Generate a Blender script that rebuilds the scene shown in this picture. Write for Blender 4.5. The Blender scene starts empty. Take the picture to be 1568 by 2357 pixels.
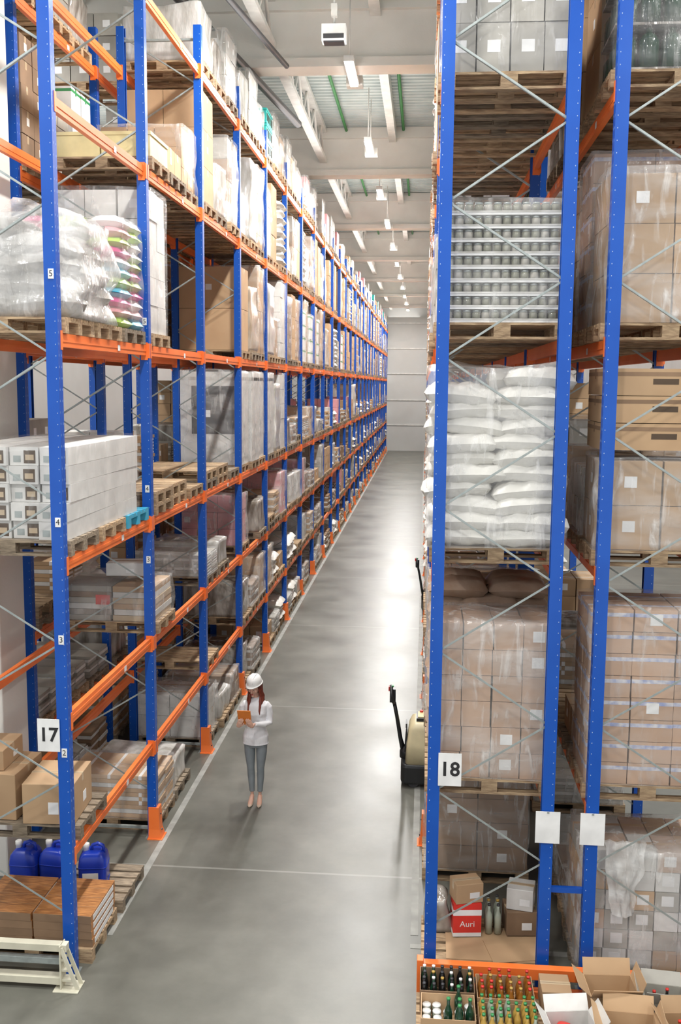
import bpy, math, random
from mathutils import Vector, Matrix, noise
R=random.Random(11)
scene=bpy.context.scene
COL=scene.collection
try:
    scene.view_settings.view_transform='Standard'
    scene.view_settings.look='None'
except Exception as e: print(e)

# ---------------------------------------------------------------- materials
MATS={}
def mat(name,col,rough=.5,metal=0.,col2=None,nscale=4.,bump=0.,bscale=30.,rand=0.,stretch=(1,1,1),emit=0.,spec=.5,coat=0.,detail=4):
    m=bpy.data.materials.new(name); m.use_nodes=True
    nt=m.node_tree; b=nt.nodes['Principled BSDF']; L=nt.links.new
    b.inputs['Roughness'].default_value=rough; b.inputs['Metallic'].default_value=metal
    b.inputs['Specular IOR Level'].default_value=spec
    b.inputs['Coat Weight'].default_value=coat
    tc=nt.nodes.new('ShaderNodeTexCoord'); mp=nt.nodes.new('ShaderNodeMapping'); mp.inputs['Scale'].default_value=stretch
    L(tc.outputs['Object'],mp.inputs[0])
    n=nt.nodes.new('ShaderNodeTexNoise'); n.inputs['Scale'].default_value=nscale; n.inputs['Detail'].default_value=detail
    L(mp.outputs[0],n.inputs['Vector'])
    mx=nt.nodes.new('ShaderNodeMix'); mx.data_type='RGBA'
    c2=col2 or tuple(c*.82 for c in col)
    mx.inputs[6].default_value=(*col,1); mx.inputs[7].default_value=(*c2,1)
    rp=nt.nodes.new('ShaderNodeMapRange'); rp.inputs[1].default_value=.35; rp.inputs[2].default_value=.65
    L(n.outputs[0],rp.inputs[0]); L(rp.outputs[0],mx.inputs[0])
    out=mx.outputs[2]
    if rand>0:
        oi=nt.nodes.new('ShaderNodeObjectInfo'); ge=nt.nodes.new('ShaderNodeNewGeometry')
        ad=nt.nodes.new('ShaderNodeMath'); ad.operation='ADD'
        L(oi.outputs['Random'],ad.inputs[0]); L(ge.outputs['Random Per Island'],ad.inputs[1])
        mr=nt.nodes.new('ShaderNodeMapRange'); mr.inputs[1].default_value=0; mr.inputs[2].default_value=2
        mr.inputs[3].default_value=1-rand; mr.inputs[4].default_value=1+rand
        L(ad.outputs[0],mr.inputs[0])
        hs=nt.nodes.new('ShaderNodeHueSaturation'); L(out,hs.inputs['Color']); L(mr.outputs[0],hs.inputs['Value'])
        out=hs.outputs[0]
    L(out,b.inputs['Base Color'])
    if emit>0:
        b.inputs['Emission Color'].default_value=(*col,1); b.inputs['Emission Strength'].default_value=emit
    if bump>0:
        n2=nt.nodes.new('ShaderNodeTexNoise'); n2.inputs['Scale'].default_value=bscale; n2.inputs['Detail'].default_value=3
        L(mp.outputs[0],n2.inputs['Vector'])
        bp=nt.nodes.new('ShaderNodeBump'); bp.inputs['Strength'].default_value=bump; bp.inputs['Distance'].default_value=.02
        L(n2.outputs[0],bp.inputs['Height']); L(bp.outputs[0],b.inputs['Normal'])
    MATS[name]=m; return m
mat('blue',(.005,.070,.38),.32,col2=(.007,.082,.42),nscale=2,spec=.4)
mat('orange',(.84,.17,.03),.42,col2=(.88,.205,.045),nscale=3)
mat('hole',(.20,.32,.60),.5)
mat('holelight',(.40,.50,.70),.5)
mat('galv',(.38,.42,.41),.42,.4,nscale=20)
mat('wood',(.50,.36,.215),.8,col2=(.24,.155,.09),nscale=7,rand=.4,stretch=(1,6,6),bump=.3)
mat('woodgrey',(.34,.27,.19),.85,col2=(.15,.115,.08),nscale=7,rand=.35,stretch=(1,6,6),bump=.3)
mat('card',(.49,.325,.185),.75,col2=(.44,.285,.16),nscale=2,rand=.24)
mat('cardpink',(.49,.325,.22),.7,col2=(.43,.28,.19),nscale=2,rand=.2)
mat('carddark',(.27,.17,.10),.75,rand=.28)
mat('cardwhite',(.70,.69,.66),.5,rand=.10)
mat('cardgrey',(.38,.36,.315),.55,rand=.22)
mat('tape',(.56,.43,.28),.25)
mat('tapeblue',(.68,.67,.70),.4,col2=(.28,.33,.55),nscale=16)
mat('label',(.85,.85,.84),.5)
mat('ink',(.02,.02,.022),.5)
mat('inkbrown',(.09,.055,.03),.6)
mat('film',(.60,.59,.565),.14,col2=(.35,.335,.30),nscale=4,bump=.7,bscale=7,rand=.3,stretch=(1.4,1.4,.5))
mat('filmtan',(.44,.345,.245),.16,col2=(.60,.55,.47),nscale=5,bump=.7,bscale=7,rand=.25,stretch=(1.4,1.4,.5))
mat('filmdark',(.15,.125,.10),.16,col2=(.45,.42,.38),nscale=5,bump=.7,bscale=7,rand=.25,stretch=(1.4,1.4,.5))
mat('sack',(.78,.765,.72),.40,col2=(.70,.685,.63),nscale=3,bump=.8,bscale=8)
mat('sackbrown',(.34,.23,.16),.4,col2=(.46,.35,.27),nscale=3,bump=.5,bscale=10)
mat('teal',(.03,.42,.38),.45,rand=.1)
mat('lime',(.42,.66,.10),.35); mat('magenta',(.66,.05,.25),.35); mat('cyan',(.06,.42,.62),.35)
mat('green',(.05,.30,.10),.4); mat('pink',(.75,.35,.38),.5)
mat('red',(.70,.04,.03),.4); mat('yellow',(.72,.60,.30),.45)
mat('white',(.84,.84,.82),.4); mat('black',(.015,.016,.018),.35); mat('dark',(.05,.05,.055),.4)
mat('cream',(.74,.64,.40),.38); mat('creampaint',(.66,.63,.50),.5)
mat('plasticblue',(.008,.035,.36),.3,col2=(.01,.04,.45))
mat('parquet',(.48,.215,.07),.4,col2=(.24,.095,.03),nscale=9,stretch=(1,8,1),rand=.28)
mat('concrete',(.72,.705,.66),.85,col2=(.65,.635,.59),nscale=1.2,bump=.1)
mat('steelwhite',(.70,.695,.66),.5)
mat('ceilmetal',(.40,.45,.44),.7,0.,col2=(.50,.545,.53),nscale=1.5,spec=.2)
mat('pipegreen',(.05,.22,.07),.5)
mat('wallwhite',(.56,.56,.54),.7,col2=(.51,.51,.49),nscale=.5)
mat('amber',(.32,.12,.02),.12,coat=.5); mat('bottlegreen',(.01,.05,.025),.1,coat=.5); mat('bottleblack',(.012,.01,.01),.1,coat=.5)
mat('glass',(.42,.47,.38),.12,coat=.5); mat('gold',(.55,.35,.08),.15,coat=.5); mat('jarfill',(.24,.24,.18),.15,coat=.5)
mat('lineWhite',(.33,.33,.305),.55,col2=(.235,.235,.215),nscale=5)
mat('lamp',(1,.98,.94),.5,emit=14)
mat('skin',(.72,.44,.33),.5,col2=(.68,.40,.30)); mat('lips',(.50,.12,.10),.4); mat('eyewhite',(.8,.8,.8),.3)
mat('hair',(.13,.020,.010),.42,col2=(.20,.035,.016),nscale=12,bump=.2,bscale=25)
mat('shirt',(.84,.84,.86),.7,bump=.35,bscale=16); mat('trousers',(.25,.285,.305),.75,bump=.2,bscale=18)
mat('shoe',(.72,.55,.42),.4); mat('tabletorange',(.85,.25,.04),.4)
def film_mat(name,lo,hi,bs=.6,glint_streak=.4):
    m=bpy.data.materials.new(name); m.use_nodes=True; nt=m.node_tree; nt.nodes.clear(); L=nt.links.new
    o=nt.nodes.new('ShaderNodeOutputMaterial'); mix=nt.nodes.new('ShaderNodeMixShader')
    t=nt.nodes.new('ShaderNodeBsdfTransparent'); p=nt.nodes.new('ShaderNodeBsdfPrincipled')
    p.inputs['Base Color'].default_value=(.80,.79,.77,1); p.inputs['Roughness'].default_value=.12
    p.inputs['Specular IOR Level'].default_value=1.
    tc=nt.nodes.new('ShaderNodeTexCoord'); mp=nt.nodes.new('ShaderNodeMapping'); mp.inputs['Scale'].default_value=(1.1,1.1,3.2)
    mp.inputs['Rotation'].default_value=(.35,.3,0)
    L(tc.outputs['Object'],mp.inputs[0])
    n=nt.nodes.new('ShaderNodeTexNoise'); n.inputs['Scale'].default_value=1.6; n.inputs['Detail'].default_value=7; n.inputs['Distortion'].default_value=.3
    L(mp.outputs[0],n.inputs['Vector'])
    mr=nt.nodes.new('ShaderNodeMapRange'); mr.inputs[1].default_value=.38; mr.inputs[2].default_value=.8; mr.inputs[3].default_value=lo; mr.inputs[4].default_value=hi
    L(n.outputs[0],mr.inputs[0])
    mp2=nt.nodes.new('ShaderNodeMapping'); mp2.inputs['Scale'].default_value=(4.5,4.5,.9); mp2.inputs['Rotation'].default_value=(-.2,.25,.1)
    L(tc.outputs['Object'],mp2.inputs[0])
    n2=nt.nodes.new('ShaderNodeTexNoise'); n2.inputs['Scale'].default_value=2.0; n2.inputs['Detail'].default_value=5; n2.inputs['Distortion'].default_value=1.0
    L(mp2.outputs[0],n2.inputs['Vector'])
    m2=nt.nodes.new('ShaderNodeMapRange'); m2.inputs[1].default_value=.55; m2.inputs[2].default_value=.72; m2.inputs[3].default_value=0; m2.inputs[4].default_value=glint_streak  # pale streaks imitate specular highlights on the film, painted through its opacity
    L(n2.outputs[0],m2.inputs[0])
    ad=nt.nodes.new('ShaderNodeMath'); ad.operation='ADD'; ad.use_clamp=True; L(mr.outputs[0],ad.inputs[0]); L(m2.outputs[0],ad.inputs[1])
    L(ad.outputs[0],mix.inputs[0])
    hh=nt.nodes.new('ShaderNodeMath'); hh.operation='ADD'; L(n.outputs[0],hh.inputs[0]); L(n2.outputs[0],hh.inputs[1])
    bp=nt.nodes.new('ShaderNodeBump'); bp.inputs['Strength'].default_value=bs; bp.inputs['Distance'].default_value=.03
    L(hh.outputs[0],bp.inputs['Height']); L(bp.outputs[0],p.inputs['Normal'])
    L(t.outputs[0],mix.inputs[1]); L(p.outputs[0],mix.inputs[2]); L(mix.outputs[0],o.inputs[0])
    MATS[name]=m
film_mat('wrap',.12,.48); film_mat('wraplight',.08,.28,.6,.24); film_mat('wrapheavy',.32,.66,.8,.4); film_mat('wrapthin',.03,.14,.5,.14)
def floor_mat():
    m=bpy.data.materials.new('floor_concrete'); m.use_nodes=True; nt=m.node_tree; b=nt.nodes['Principled BSDF']; L=nt.links.new
    tc=nt.nodes.new('ShaderNodeTexCoord')
    n1=nt.nodes.new('ShaderNodeTexNoise'); n1.inputs['Scale'].default_value=.6; n1.inputs['Detail'].default_value=8; n1.inputs['Roughness'].default_value=.62
    n2=nt.nodes.new('ShaderNodeTexNoise'); n2.inputs['Scale'].default_value=1.7; n2.inputs['Detail'].default_value=7; n2.inputs['Roughness'].default_value=.6
    L(tc.outputs['Object'],n1.inputs['Vector']); L(tc.outputs['Object'],n2.inputs['Vector'])
    cr=nt.nodes.new('ShaderNodeValToRGB'); cr.color_ramp.elements[0].position=.32; cr.color_ramp.elements[0].color=(.096,.096,.080,1)
    cr.color_ramp.elements[1].position=.66; cr.color_ramp.elements[1].color=(.168,.166,.142,1)
    L(n1.outputs[0],cr.inputs[0])
    cr2=nt.nodes.new('ShaderNodeMapRange'); cr2.inputs[1].default_value=.3; cr2.inputs[2].default_value=.7; cr2.inputs[3].default_value=.86; cr2.inputs[4].default_value=1.12
    L(n2.outputs[0],cr2.inputs[0])
    hs=nt.nodes.new('ShaderNodeHueSaturation'); L(cr.outputs[0],hs.inputs['Color']); L(cr2.outputs[0],hs.inputs['Value'])
    sp=nt.nodes.new('ShaderNodeSeparateXYZ'); L(tc.outputs['Object'],sp.inputs[0])
    a=nt.nodes.new('ShaderNodeMath'); a.operation='ADD'; a.inputs[1].default_value=-10.8+59; L(sp.outputs[1],a.inputs[0])
    md=nt.nodes.new('ShaderNodeMath'); md.operation='PINGPONG'; md.inputs[1].default_value=2.95; L(a.outputs[0],md.inputs[0])
    lt=nt.nodes.new('ShaderNodeMath'); lt.operation='LESS_THAN'; lt.inputs[1].default_value=.018; L(md.outputs[0],lt.inputs[0])
    mx=nt.nodes.new('ShaderNodeMix'); mx.data_type='RGBA'; mx.inputs[7].default_value=(.27,.268,.24,1)
    ml=nt.nodes.new('ShaderNodeMath'); ml.operation='MULTIPLY'; ml.inputs[1].default_value=.75; L(lt.outputs[0],ml.inputs[0])
    L(ml.outputs[0],mx.inputs[0]); L(hs.outputs[0],mx.inputs[6]); L(mx.outputs[2],b.inputs['Base Color'])
    rr=nt.nodes.new('ShaderNodeMapRange'); rr.inputs[1].default_value=.3; rr.inputs[2].default_value=.7; rr.inputs[3].default_value=.29; rr.inputs[4].default_value=.39
    L(n1.outputs[0],rr.inputs[0]); L(rr.outputs[0],b.inputs['Roughness'])
    b.inputs['Specular IOR Level'].default_value=.40
    MATS['floor']=m
floor_mat()

# ---------------------------------------------------------------- mesh builder
class MB:
    def __init__(s): s.V=[];s.F=[];s.M=[];s.S=[]
    def box(s,c,d,m,rot=None,taper=1.):
        i=len(s.V); hx,hy,hz=d[0]/2,d[1]/2,d[2]/2
        for z in(-1,1):
            k=taper if z>0 else 1
            for x,y in((-1,-1),(1,-1),(1,1),(-1,1)):
                v=Vector((x*hx*k,y*hy*k,z*hz))
                if rot is not None: v=rot@v
                s.V.append(v+Vector(c))
        for f in((0,3,2,1),(4,5,6,7),(0,1,5,4),(1,2,6,5),(2,3,7,6),(3,0,4,7)):
            s.F.append(tuple(i+k for k in f)); s.M.append(m); s.S.append(False)
        return s
    def bb(s,x0,x1,y0,y1,z0,z1,m): return s.box(((x0+x1)/2,(y0+y1)/2,(z0+z1)/2),(x1-x0,y1-y0,z1-z0),m)
    def rings(s,rings,m,smooth=True,caps=True,close=False):
        i=len(s.V); n=len(rings[0])
        for r in rings: s.V+= [Vector(p) for p in r]
        for a in range(len(rings)-1):
            for b in range(n):
                c=(b+1)%n
                s.F.append((i+a*n+b,i+a*n+c,i+(a+1)*n+c,i+(a+1)*n+b)); s.M.append(m); s.S.append(smooth)
        if caps:
            s.F.append(tuple(i+k for k in range(n-1,-1,-1))); s.M.append(m); s.S.append(False)
            j=i+(len(rings)-1)*n
            s.F.append(tuple(j+k for k in range(n))); s.M.append(m); s.S.append(False)
        return s
    def tube(s,pts,rads,m,n=12,smooth=True,ref=(1,0,0),caps=True):
        pts=[Vector(p) for p in pts]; rs=[]
        if not isinstance(rads,(list,tuple)): rads=[rads]*len(pts)
        for k,p in enumerate(pts):
            t=(pts[min(k+1,len(pts)-1)]-pts[max(k-1,0)]).normalized()
            r=Vector(ref)
            if abs(r.dot(t))>.95: r=Vector((0,1,0)) if abs(t.y)<.9 else Vector((0,0,1))
            a=(r-t*r.dot(t)).normalized(); b=t.cross(a)
            q=rads[k]; rx,ry=(q if isinstance(q,(tuple,list)) else (q,q))
            rs.append([p+a*rx*math.cos(2*math.pi*j/n)+b*ry*math.sin(2*math.pi*j/n) for j in range(n)])
        return s.rings(rs,m,smooth,caps)
    def cyl(s,p0,p1,r,m,n=12,r1=None): return s.tube([p0,p1],[r,r if r1 is None else r1],m,n)
    def lathe(s,base,prof,m,n=12,smooth=True):
        b=Vector(base); return s.rings([[b+Vector((r*math.cos(2*math.pi*j/n),r*math.sin(2*math.pi*j/n),z)) for j in range(n)] for r,z in prof],m,smooth)
    def ell(s,c,r,m,nu=16,nv=10,fn=None,rot=None):
        rs=[]
        for a in range(1,nv):
            th=math.pi*a/nv-math.pi/2; ring=[]
            for j in range(nu):
                ph=2*math.pi*j/nu
                v=Vector((math.cos(th)*math.cos(ph),math.cos(th)*math.sin(ph),math.sin(th)))
                if fn: v=fn(v)
                v=Vector((v.x*r[0],v.y*r[1],v.z*r[2]))
                if rot is not None: v=rot@v
                ring.append(v+Vector(c))
            rs.append(ring)
        return s.rings(rs,m,True)
    def text(s,t,size,m,mtx,off=0.):
        cu=bpy.data.curves.new('t','FONT'); cu.body=t; cu.size=size; cu.align_x='CENTER'; cu.align_y='CENTER'; cu.resolution_u=3; cu.offset=off
        ob=bpy.data.objects.new('t',cu); COL.objects.link(ob)
        dg=bpy.context.evaluated_depsgraph_get(); me=bpy.data.meshes.new_from_object(ob.evaluated_get(dg))
        i=len(s.V)
        for v in me.vertices: s.V.append(mtx@v.co)
        for p in me.polygons: s.F.append(tuple(i+k for k in p.vertices)); s.M.append(m); s.S.append(False)
        bpy.data.objects.remove(ob); bpy.data.curves.remove(cu); bpy.data.meshes.remove(me); return s
    def add(s,o,mtx):
        i=len(s.V); s.V+=[mtx@v for v in o.V]; s.F+=[tuple(i+k for k in f) for f in o.F]; s.M+=o.M; s.S+=o.S; return s
    def mesh(s,name):
        me=bpy.data.meshes.new(name); me.from_pydata([tuple(v) for v in s.V],[],s.F)
        names=list(dict.fromkeys(s.M)); idx={k:i for i,k in enumerate(names)}
        for k in names: me.materials.append(MATS[k])
        me.polygons.foreach_set('material_index',[idx[k] for k in s.M]); me.polygons.foreach_set('use_smooth',s.S)
        me.update(); return me
def meta(o,label=None,cat=None,group=None,kind=None):
    if label:o['label']=label
    if cat:o['category']=cat
    if group:o['group']=group
    if kind:o['kind']=kind
    return o
def new(name,me,loc=(0,0,0),rz=0,parent=None,**k):
    if isinstance(me,MB): me=me.mesh(name)
    o=bpy.data.objects.new(name,me); COL.objects.link(o); o.location=loc; o.rotation_euler=(0,0,rz)
    if parent is not None: o.parent=parent
    return meta(o,**k)
def bevel(o,w=.01,seg=2):
    b=o.modifiers.new('b','BEVEL'); b.width=w; b.segments=seg; b.limit_method='ANGLE'; return o
RX90=Matrix.Rotation(math.pi/2,4,'X')
def T(x,y,z): return Matrix.Translation((x,y,z))

# ---------------------------------------------------------------- camera
a,b=196/2291.5,293/2291.5
Yv=Vector((a,b,-1)).normalized(); Z0=Vector((.0081,.9918,.1275)); Zv=(Z0-Yv*Z0.dot(Yv)).normalized(); Xv=Yv.cross(Zv)
cam=bpy.data.cameras.new('camera'); co=bpy.data.objects.new('camera',cam); COL.objects.link(co)
co.matrix_world=Matrix.Translation((0,0,5.6))@Matrix((Xv,Yv,Zv)).to_4x4()
cam.sensor_fit='VERTICAL'; cam.sensor_height=36; cam.lens=35; cam.clip_end=300; cam.clip_start=.05
scene.camera=co

# ---------------------------------------------------------------- room
YB=85; XL,XR=-13,11; YF=-3
new('floor',MB().bb(XL,XR,YF,YB,-.2,0,'floor'),kind='structure')
new('wall_back',MB().bb(XL,XR,YB,YB+.3,0,12.9,'wallwhite'),kind='structure')
for nm,x0,x1 in(('wall_left',XL-.3,XL),('wall_right',XR,XR+.3)):
    new(nm,MB().bb(x0,x1,YF,YB,0,8.6,'wallwhite'),kind='structure')
k=1
for h in(2.2,4.3,6.5,8.6,10.7):
    new('trim_%d'%k,MB().bb(XL,XR,YB-.06,YB,h-.05,h+.05,'steelwhite'),kind='structure'); k+=1
new('trim_%d'%k,MB().bb(-3.16,-3.08,9.3,YB-.1,0,.003,'lineWhite'),kind='structure'); k+=1
new('trim_%d'%k,MB().bb(-.05,.03,9.6,YB-.1,0,.003,'lineWhite'),kind='structure'); k+=1
new('trim_%d'%k,MB().bb(-.05,2.8,9.36,9.44,0,.003,'lineWhite'),kind='structure'); k+=1
cb=MB(); y=YF; per=.25; top=12.75
pts=[]
while y<YB: pts+=[(y,top),(y+.10,top),(y+.125,top+.06),(y+.225,top+.06)]; y+=per
pts.append((YB,top))
for (yy,zz) in pts: cb.V+=[Vector((XL,yy,zz)),Vector((XR,yy,zz))]
for q in range(len(pts)-1): cb.F.append((2*q,2*q+1,2*q+3,2*q+2)); cb.M.append('ceilmetal'); cb.S.append(False)
new('ceiling',cb,kind='structure')
yb=9.7
while yb<YB:
    m=MB().bb(XL,XR,yb,yb+.45,11.45,12.74,'concrete'); m.bb(XL,XR,yb-.12,yb,12.45,12.74,'concrete'); m.bb(XL,XR,yb-.10,yb,11.45,11.61,'concrete')
    new('trim_%d'%k,m,kind='structure'); k+=1
    yb+=9.7
def girder(x,z0,z1,m):
    g=MB(); g.bb(x-.1,x+.1,YF,YB,z0,z0+.1,m); g.bb(x-.1,x+.1,YF,YB,z1-.1,z1,m)
    y=YF
    while y<YB-1:
        g.tube([(x,y,z0+.08),(x,y+.8,z1-.08),(x,y+1.6,z0+.08)],.035,m,6); y+=1.6
    return g
for x in(-6.6,-3.0,2.6):
    new('trim_%d'%k,girder(x,11.80,12.7,'steelwhite'),kind='structure'); k+=1
new('trim_%d'%k,MB().bb(-1.15,-.95,YF,YB,12.35,12.72,'steelwhite'),kind='structure'); k+=1
def pipe(p0,p1,r,m,label):
    new('ceiling_pipe',MB().cyl(p0,p1,r,m,12),label=label,cat='pipe')
pipe((-4.72,8,11.355),(-2.95,23,11.355),.085,'dark','thick black pipe running under the concrete roof beams')
pipe((-4.12,8,11.375),(-2.65,19,11.375),.05,'dark','thin black pipe running under the concrete roof beams')
pipe((-2.35,0,12.66),(-2.35,YB,12.66),.04,'pipegreen','green pipe along the corrugated ceiling')
pipe((-.75,0,12.66),(-.75,YB,12.66),.04,'pipegreen','green pipe along the corrugated ceiling')
col=new('trim_%d'%k,MB().bb(-5.25,-4.62,10.35,11.05,0,12.75,'concrete'),kind='structure'); k+=1; bevel(col,.02)
sg=MB().bb(-.11,.11,-.006,.006,-.13,.13,'label').bb(-.10,-.005,-.009,-.005,-.08,.08,'red').bb(.01,.09,-.009,-.005,-.02,.07,'cyan')
new('safety_sign',sg,(-4.80,10.335,1.95),label='small white and red safety sign on the concrete column',cat='sign')

LM=MB().bb(-.09,.09,-.75,.75,0,.10,'white').bb(-.07,.07,-.72,.72,-.03,0.002,'lamp').mesh('lamp_housing')
ROD=MB().cyl((0,0,.1),(0,0,1.3),.012,'steelwhite',6).mesh('suspension_rod')
CBX=MB().bb(-.16,.16,-.14,.14,.12,.30,'steelwhite').mesh('control_box')
def area(x,y,z,p,sx=.3,sy=1.4,up=False):
    l=bpy.data.lights.new('lamp_or_fill_light','AREA'); l.shape='RECTANGLE'; l.size=sx; l.size_y=sy; l.energy=p; l.color=(1,.98,.95)
    o=bpy.data.objects.new('lamp_or_fill_light',l); COL.objects.link(o); o.location=(x,y,z)
    if up: o.rotation_euler=(math.pi,0,0)
    return o
for x in(-1.5,-7.6,4.6):
    y=1.6
    while y<84:
        if x==-1.5:
            o=new('ceiling_lamp',LM,(x,y,11.4),label='long white LED lamp hanging over the aisle',cat='lamp',group='LED lamps over the aisle')
            new('suspension_rod',ROD,(0,-.5,0),parent=o); new('suspension_rod',ROD,(0,.5,0),parent=o); new('control_box',CBX,(0,.86,-.12),parent=o)
        area(x,y,11.34,(540 if y>10 else 400) if x==-1.5 else 340)
        y+=6
y=5.1
while y<84:
    area(-1.9,y,11.2,95,2.6,6.,True); area(-8.2,y,11.2,105,2.6,6.,True); area(4.9,y,11.2,85,2.6,6.,True)  # added upward fill lights that brighten the ceiling, no lamp fixtures here
    y+=9.7
fm=MB().bb(-.2,.2,-.12,.12,-.1,.16,'white').bb(-.17,.17,-.13,-.115,-.07,-.0,'dark').bb(-.17,.17,-.1,.1,-.125,-.1,'dark').cyl((0,0,.16),(0,0,1.45),.02,'steelwhite',6).bb(-.05,.05,-.05,.05,.3,.5,'steelwhite')
new('floodlight',fm,(-1.62,17.3,11.32),label='white boxy floodlight hanging from the roof',cat='lamp')

w=bpy.data.worlds.new('w'); scene.world=w; w.use_nodes=True
w.node_tree.nodes['Background'].inputs[0].default_value=(.98,.99,1,1); w.node_tree.nodes['Background'].inputs[1].default_value=1.05

# ---------------------------------------------------------------- rack parts
HT=10.55
def c_post(w=.11,d=.10,t=.006,lip=.02):
    x1=w/2;x0=-w/2;y1=d/2;y0=-d/2
    pr=[(x1,y0),(x1,y1),(x0,y1),(x0,y1-lip),(x0+t,y1-lip),(x0+t,y1-t),(x1-t,y1-t),(x1-t,y0+t),(x0+t,y0+t),(x0+t,y0+lip),(x0,y0+lip),(x0,y0)]
    m=MB(); m.rings([[(x,y,0) for x,y in pr],[(x,y,HT) for x,y in pr]],'blue',False,False)
    m.F.append(tuple(range(12,24))); m.M.append('blue'); m.S.append(False)
    z=.12
    while z<HT-.05:
        for yy in(-.028,.028):
            m.bb(x1,x1+.0008,yy-.005,yy+.005,z,z+.02,'hole')
        for sy in(-1,1):
            m.bb(.031,.037,min(sy*d/2,sy*(d/2+.0008)),max(sy*d/2,sy*(d/2+.0008)),z,z+.009,'holelight')
        z+=.1
    m.bb(-.08,.08,-.08,.08,0,.01,'galv')
    return m.mesh('upright_post')
POST=c_post()
def brace(dx):
    m=MB(); z=.59-1.31/2; s=0
    x0=.02*(1 if dx>0 else -1); x1=dx-x0
    while z<HT-.7:
        za,zb=z,z+.655
        if za>.05:
            pa,pb=((x0,za),(x1,zb)) if s%2 else ((x1,za),(x0,zb))
            L=math.hypot(pb[0]-pa[0],pb[1]-pa[1]); an=math.atan2(pb[1]-pa[1],pb[0]-pa[0])
            rot=Matrix.Rotation(-an,3,'Y')
            m.box(((pa[0]+pb[0])/2,0,(pa[1]+pb[1])/2),(L,.022,.005),'galv',rot)
            m.box(((pa[0]+pb[0])/2,-.012,(pa[1]+pb[1])/2+.010),(L,.004,.017),'galv',rot)
        z=zb; s+=1
    m.bb(min(x0,x1),max(x0,x1),-.02,.02,.10,.13,'galv'); m.bb(min(x0,x1),max(x0,x1),-.02,.02,HT-.2,HT-.17,'galv')
    return m.mesh('diagonal_bracing')
BL=2.9-.112
def beam_mb(L=BL):
    m=MB(); m.bb(-.025,.025,-L/2,L/2,-.12,0,'orange'); m.bb(-.03,.03,-L/2,L/2,-.075,-.045,'orange')
    for s in(-1,1):
        y=s*(L/2-.004)
        m.bb(-.035,.045,y-.006,y+.006,-.17,.03,'orange'); m.bb(.038,.060,min(y,y+s*.045),max(y,y+s*.045),-.15,.02,'orange')
    m.bb(.0305,.032,.3,.38,-.10,-.04,'label')
    return m
BEAMMB=beam_mb(); BEAM=BEAMMB.mesh('load_beam')
def guard_mesh():
    m=MB()
    m.rings([[(.115,-.09,0),(.115,.09,0),(-.05,.09,0),(-.05,-.09,0)],[(.088,-.072,.12),(.088,.072,.12),(-.05,.072,.12),(-.05,-.072,.12)],[(.078,-.066,.40),(.078,.066,.40),(-.05,.066,.40),(-.05,-.066,.40)]],'orange',False)
    m.bb(-.06,.13,-.11,.11,0,.012,'orange')
    for z in(.1,.3): m.cyl((.075,0,z),(.092 if z>.2 else .108,0,z),.010,'dark',8)
    return m.mesh('post_guard')
GUARD=guard_mesh()
def rack(xa,xb,y0,nf,levels,near,aisle,label):
    base=Vector((xa,y0,0)); e=bpy.data.objects.new('pallet_rack',None); COL.objects.link(e); e.location=base
    meta(e,label=label,cat='rack')
    br=brace(xb-xa); far=MB()
    for f in range(nf):
        y=f*2.9
        new('upright_post',POST,(0,y,0),0 if aisle>0 else math.pi,e)
        new('upright_post',POST,(xb-xa,y,0),math.pi if aisle>0 else 0,e)
        new('diagonal_bracing',br,(0,y,0),0,e)
        if f>0: new('post_guard',GUARD,(aisle*.01,y,.0),0 if aisle>0 else math.pi,e)
        if f<nf-1:
            for h in levels:
                for xx,rz in((0,0 if aisle>0 else math.pi),(xb-xa,math.pi if aisle>0 else 0)):
                    if f<near: new('load_beam',BEAM,(xx,y+1.45,h),rz,e)
                    else: far.add(BEAMMB,T(xx,y+1.45,h)@Matrix.Rotation(rz,4,'Z'))
    if far.V: new('load_beam',far,(0,0,0),0,e,kind='stuff')
    return e
LV=[1.23,2.54,4.0,6.03,8.05,10.0]
LX,LXB,LY=-3.27,-4.37,8.64
RX,RXB,RY=.14,1.18,8.8
RV=[1.82,4.0,6.0,8.1,10.0]
rackL=rack(LX,LXB,LY,27,LV,8,1,'tall blue and orange pallet rack with bay sign 17')
rackL2=rack(-5.87,-4.77,LY+2.9*1,25,LV,3,-1,'blue and orange pallet rack standing back to back with another')
rackR=rack(RX,RXB,RY,27,RV,6,-1,'tall blue and orange pallet rack with bay sign 18')
rackR2=rack(2.63,1.58,RY,27,RV,4,1,'blue and orange pallet rack with a blank white board')
new('row_spacer',MB().bb(.05,.35,-.02,.02,-.025,.025,'blue').bb(.05,.056,-.04,.04,-.05,.05,'blue').bb(.344,.35,-.04,.04,-.05,.05,'blue'),(RXB-RX,0,1.0),0,rackR)
def numtag(n,x,y,z,parent,w=.05,h=.085):
    m=MB().bb(-w/2,w/2,-.002,.002,-h/2,h/2,'label'); m.text(n,.075,'ink',T(0,-.004,0)@RX90)
    return new('level_number_tag',m,(x,y,z),0,parent)
for n,h in(('6',8.9),('5',6.53),('4',4.35),('3',3.27),('2',2.2)):
    numtag(n,.01,-.053,h-.0,rackL)
for n,h in(('5',6.3),('4',4.35),('3',3.5),('2',2.45)):
    numtag(n,.01,2.9-.053,h,rackL)
def sign(n,x,y,z):
    o=new('bay_sign',MB().bb(-.105,.105,-.002,.002,-.155,.155,'label'),(x,y,z),label='white bay number sign reading %s on a rack post'%n,cat='sign')
    new('lettering',MB().text(n,.185,'ink',T(0,-.004,0)@RX90,.004),parent=o)
    return o
sign('17',-3.40,8.575,2.37); sign('18',.285,8.735,2.13)
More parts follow.
